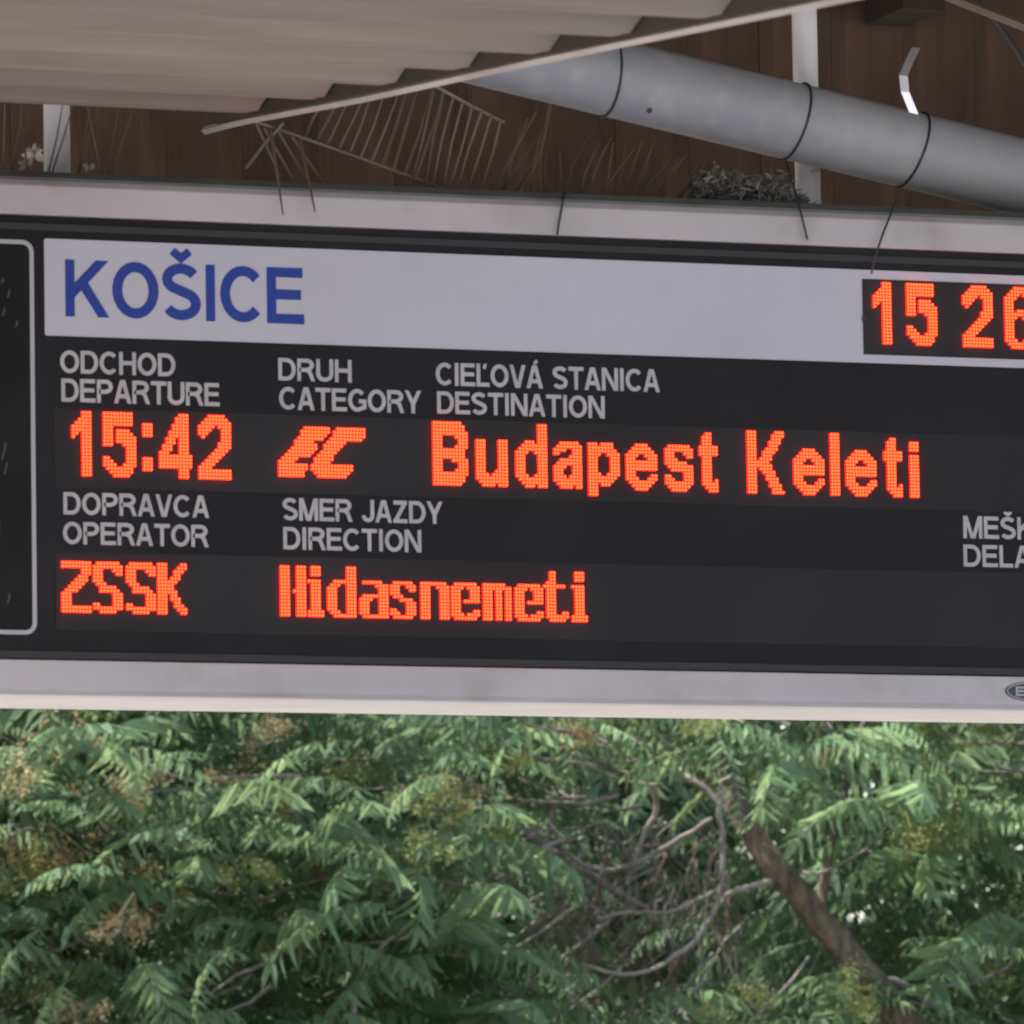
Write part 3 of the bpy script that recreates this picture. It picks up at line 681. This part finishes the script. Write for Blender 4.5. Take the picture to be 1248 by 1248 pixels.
# a few fronds that read on their own, front side of the crown
def own(p0, p1, dy=-.7, roll=0, k=0, up=.0):
    a = tp(*p0, dy); b = tp(*p1, dy-.1); d = b-a; ln = d.length
    fronds.append((k % NV, frond_matrix(a, Vector((d.x, d.y, d.z+ln*.30+up)), ln*1.08, roll=roll), 9.0))
for i, (p0, p1) in enumerate((((585, 878), (492, 905)), ((470, 1068), (340, 1078)), ((500, 1110), (345, 1205)), ((270, 1040), (170, 1040)), ((640, 890), (615, 960)),
        ((150, 1065), (40, 1105)), ((720, 880), (775, 950)), ((870, 885), (890, 1000)), ((860, 890), (975, 945)), ((430, 905), (330, 960)), ((455, 970), (330, 1000)),
        ((250, 920), (175, 985)), ((560, 950), (480, 1010)), ((60, 1130), (10, 1200)), ((1200, 1010), (1290, 1060)), ((1010, 900), (1090, 960)), ((180, 900), (60, 960)), ((130, 1010), (30, 1010)),
        ((300, 1150), (240, 1235)), ((90, 1190), (40, 1290)), ((560, 1010), (570, 1070)), ((1150, 1170), (1250, 1200)), ((1060, 880), (1130, 930)))):
    own(p0, p1, k=i, roll=rnd.uniform(-.3, .3), dy=rnd.uniform(-.95, -.7))
limb(twigs_pts := wob([tp(900, 1000, .5), tp(860, 960, .6), tp(820, 940, .8)], .01), lerp_r(.02, .012, len(twigs_pts)))
o = twigs.build('twigs', TWIG, tree); o['kind'] = 'stuff'
vis = []
for i, (k, mt, s_) in enumerate(fronds):
    c = mt @ Vector((.5, 0, -.05)); px, py, z = project(c)
    inside = -40 < px < 1290 and 880 < py < 1270
    vis.append((0 if inside else 1, c.y-(5 if s_ > 5 else 0), i))
vis.sort(); top = set(i for _, _, i in vis[:298]); rest = []
for i, (k, mt, s_) in enumerate(fronds):
    if i in top:
        o = bpy.data.objects.new('frond', fmesh[k]); col.objects.link(o); o.parent = tree
        mm = mt.copy(); mm.translation -= tree.location; o.matrix_local = mm
    else: rest.append((k, mt))
join_fronds('foliage', rest, LEAF, tree)
# seed clusters
def seed_mesh(seed, m):
    r = random.Random(seed); mb = MB(); subs = [(r.gauss(0, .095), r.gauss(0, .07), r.gauss(-.02, .06)) for _ in range(7)]
    for i in range(430):
        l = subs[i % len(subs)]; c = Vector((l[0]+r.gauss(0, .036), l[1]+r.gauss(0, .036), l[2]+r.gauss(0, .030))); u = Vector((r.gauss(0, 1), r.gauss(0, 1), r.gauss(0, 1))).normalized(); v_ = u.orthogonal().normalized()
        s_ = r.uniform(.011, .019); mb.add([c-u*s_, c-v_*s_*.35, c+u*s_, c+v_*s_*.35], [(0, 1, 2, 3)])
    for i in range(9):
        e = Vector(subs[i % 7]); mb.tube([Vector((0, 0, .12)), e*.5+Vector((0, 0, .03)), e], [.004, .003, .0015], 4, cap=False)
    me = bpy.data.meshes.new('seed_cluster'); me.from_pydata(mb.v, [], mb.f); me.materials.append(m); me.update(); return me
smo = [seed_mesh(i, SEEDO) for i in range(3)]; smy = [seed_mesh(9+i, SEEDY) for i in range(3)]
for lst, ms in (([(70, 885), (95, 900), (155, 945), (130, 975), (175, 935), (25, 1020), (60, 1032), (155, 1115), (170, 1095), (290, 975), (262, 960), (300, 940), (395, 1045), (560, 965), (110, 1000), (100, 1240), (330, 880), (1000, 905), (480, 1050), (20, 945), (270, 1045), (690, 880)], smo),
                ([(70, 1170), (85, 1195), (20, 1065), (45, 1050), (455, 925), (430, 940), (1130, 900), (1150, 960), (1155, 1005), (1140, 1012), (1200, 1190), (1185, 1170), (500, 1035), (340, 990), (330, 1130), (545, 1000), (520, 965), (905, 1215), (1040, 1210), (850, 880), (440, 1060), (610, 1010), (1110, 1015), (60, 1215), (620, 925), (1210, 880), (310, 1060)], smy)):
    for (px, py) in lst:
        o = bpy.data.objects.new('seed_cluster', rnd.choice(ms)); col.objects.link(o); o.parent = tree
        o.location = tp(px+rnd.uniform(-6, 6), py, rnd.uniform(-.7, .15))-tree.location
        o['kind'] = 'stuff'; s_ = rnd.uniform(.6, 1.1); o.scale = (s_*1.1, s_, s_*.9); o.rotation_euler = (rnd.uniform(-.3, .3), rnd.uniform(-.3, .3), rnd.uniform(0, 6.28))

# ---------------------------------------------------------------- trees and building behind
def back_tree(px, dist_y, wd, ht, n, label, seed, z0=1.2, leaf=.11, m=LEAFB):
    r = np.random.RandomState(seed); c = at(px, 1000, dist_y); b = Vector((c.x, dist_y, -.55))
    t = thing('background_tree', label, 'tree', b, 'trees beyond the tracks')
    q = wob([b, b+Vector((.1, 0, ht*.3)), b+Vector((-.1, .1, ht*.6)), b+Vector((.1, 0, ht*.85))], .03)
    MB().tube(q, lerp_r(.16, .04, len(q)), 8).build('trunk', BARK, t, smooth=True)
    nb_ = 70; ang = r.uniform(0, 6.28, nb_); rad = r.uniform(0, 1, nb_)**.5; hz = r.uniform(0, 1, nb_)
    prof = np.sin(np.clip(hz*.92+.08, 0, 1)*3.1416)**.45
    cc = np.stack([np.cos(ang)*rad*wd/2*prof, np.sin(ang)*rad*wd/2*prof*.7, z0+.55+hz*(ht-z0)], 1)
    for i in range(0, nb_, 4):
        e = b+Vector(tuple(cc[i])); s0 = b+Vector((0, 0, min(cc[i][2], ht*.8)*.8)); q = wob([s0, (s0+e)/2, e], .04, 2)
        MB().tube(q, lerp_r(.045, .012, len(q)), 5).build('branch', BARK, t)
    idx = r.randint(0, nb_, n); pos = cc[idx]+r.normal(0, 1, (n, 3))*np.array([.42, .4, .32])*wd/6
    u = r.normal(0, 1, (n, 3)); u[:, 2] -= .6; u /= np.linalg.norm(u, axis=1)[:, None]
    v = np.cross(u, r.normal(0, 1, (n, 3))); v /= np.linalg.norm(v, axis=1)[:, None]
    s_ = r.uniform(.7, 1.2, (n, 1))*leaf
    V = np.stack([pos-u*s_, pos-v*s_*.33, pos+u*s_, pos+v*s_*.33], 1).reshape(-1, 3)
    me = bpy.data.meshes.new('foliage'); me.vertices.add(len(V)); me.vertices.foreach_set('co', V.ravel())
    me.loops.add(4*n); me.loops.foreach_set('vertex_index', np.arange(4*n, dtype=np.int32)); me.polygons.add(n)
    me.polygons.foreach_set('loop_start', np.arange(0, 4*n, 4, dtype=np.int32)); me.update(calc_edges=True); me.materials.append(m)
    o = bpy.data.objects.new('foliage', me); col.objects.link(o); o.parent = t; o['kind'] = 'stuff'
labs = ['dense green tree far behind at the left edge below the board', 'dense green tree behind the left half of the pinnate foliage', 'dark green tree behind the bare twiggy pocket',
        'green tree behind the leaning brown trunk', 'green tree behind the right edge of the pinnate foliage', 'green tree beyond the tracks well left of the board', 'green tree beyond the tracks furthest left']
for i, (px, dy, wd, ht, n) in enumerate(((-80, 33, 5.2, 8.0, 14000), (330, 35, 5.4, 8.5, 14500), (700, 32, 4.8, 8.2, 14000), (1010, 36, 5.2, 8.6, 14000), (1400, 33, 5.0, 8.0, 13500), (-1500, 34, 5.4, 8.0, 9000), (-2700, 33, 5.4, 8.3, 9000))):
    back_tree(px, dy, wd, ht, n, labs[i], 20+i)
hs = thing('trackside_building', 'pale sunlit building far behind the trees glimpsed through gaps', 'building', (18, 62, -.55))
MB().box(-10, 60, 62, 70, -.55, 5.2).build('wall', PANEL, hs)
MB().box(-10.3, 60.3, 61.7, 70.3, 5.2, 5.5).build('roof', PANEL, hs)
for i in range(16):
    MB().box(-8+i*4.2, -6.6+i*4.2, 61.97, 62.05, 1.2, 2.8).build('window', MASK, hs)
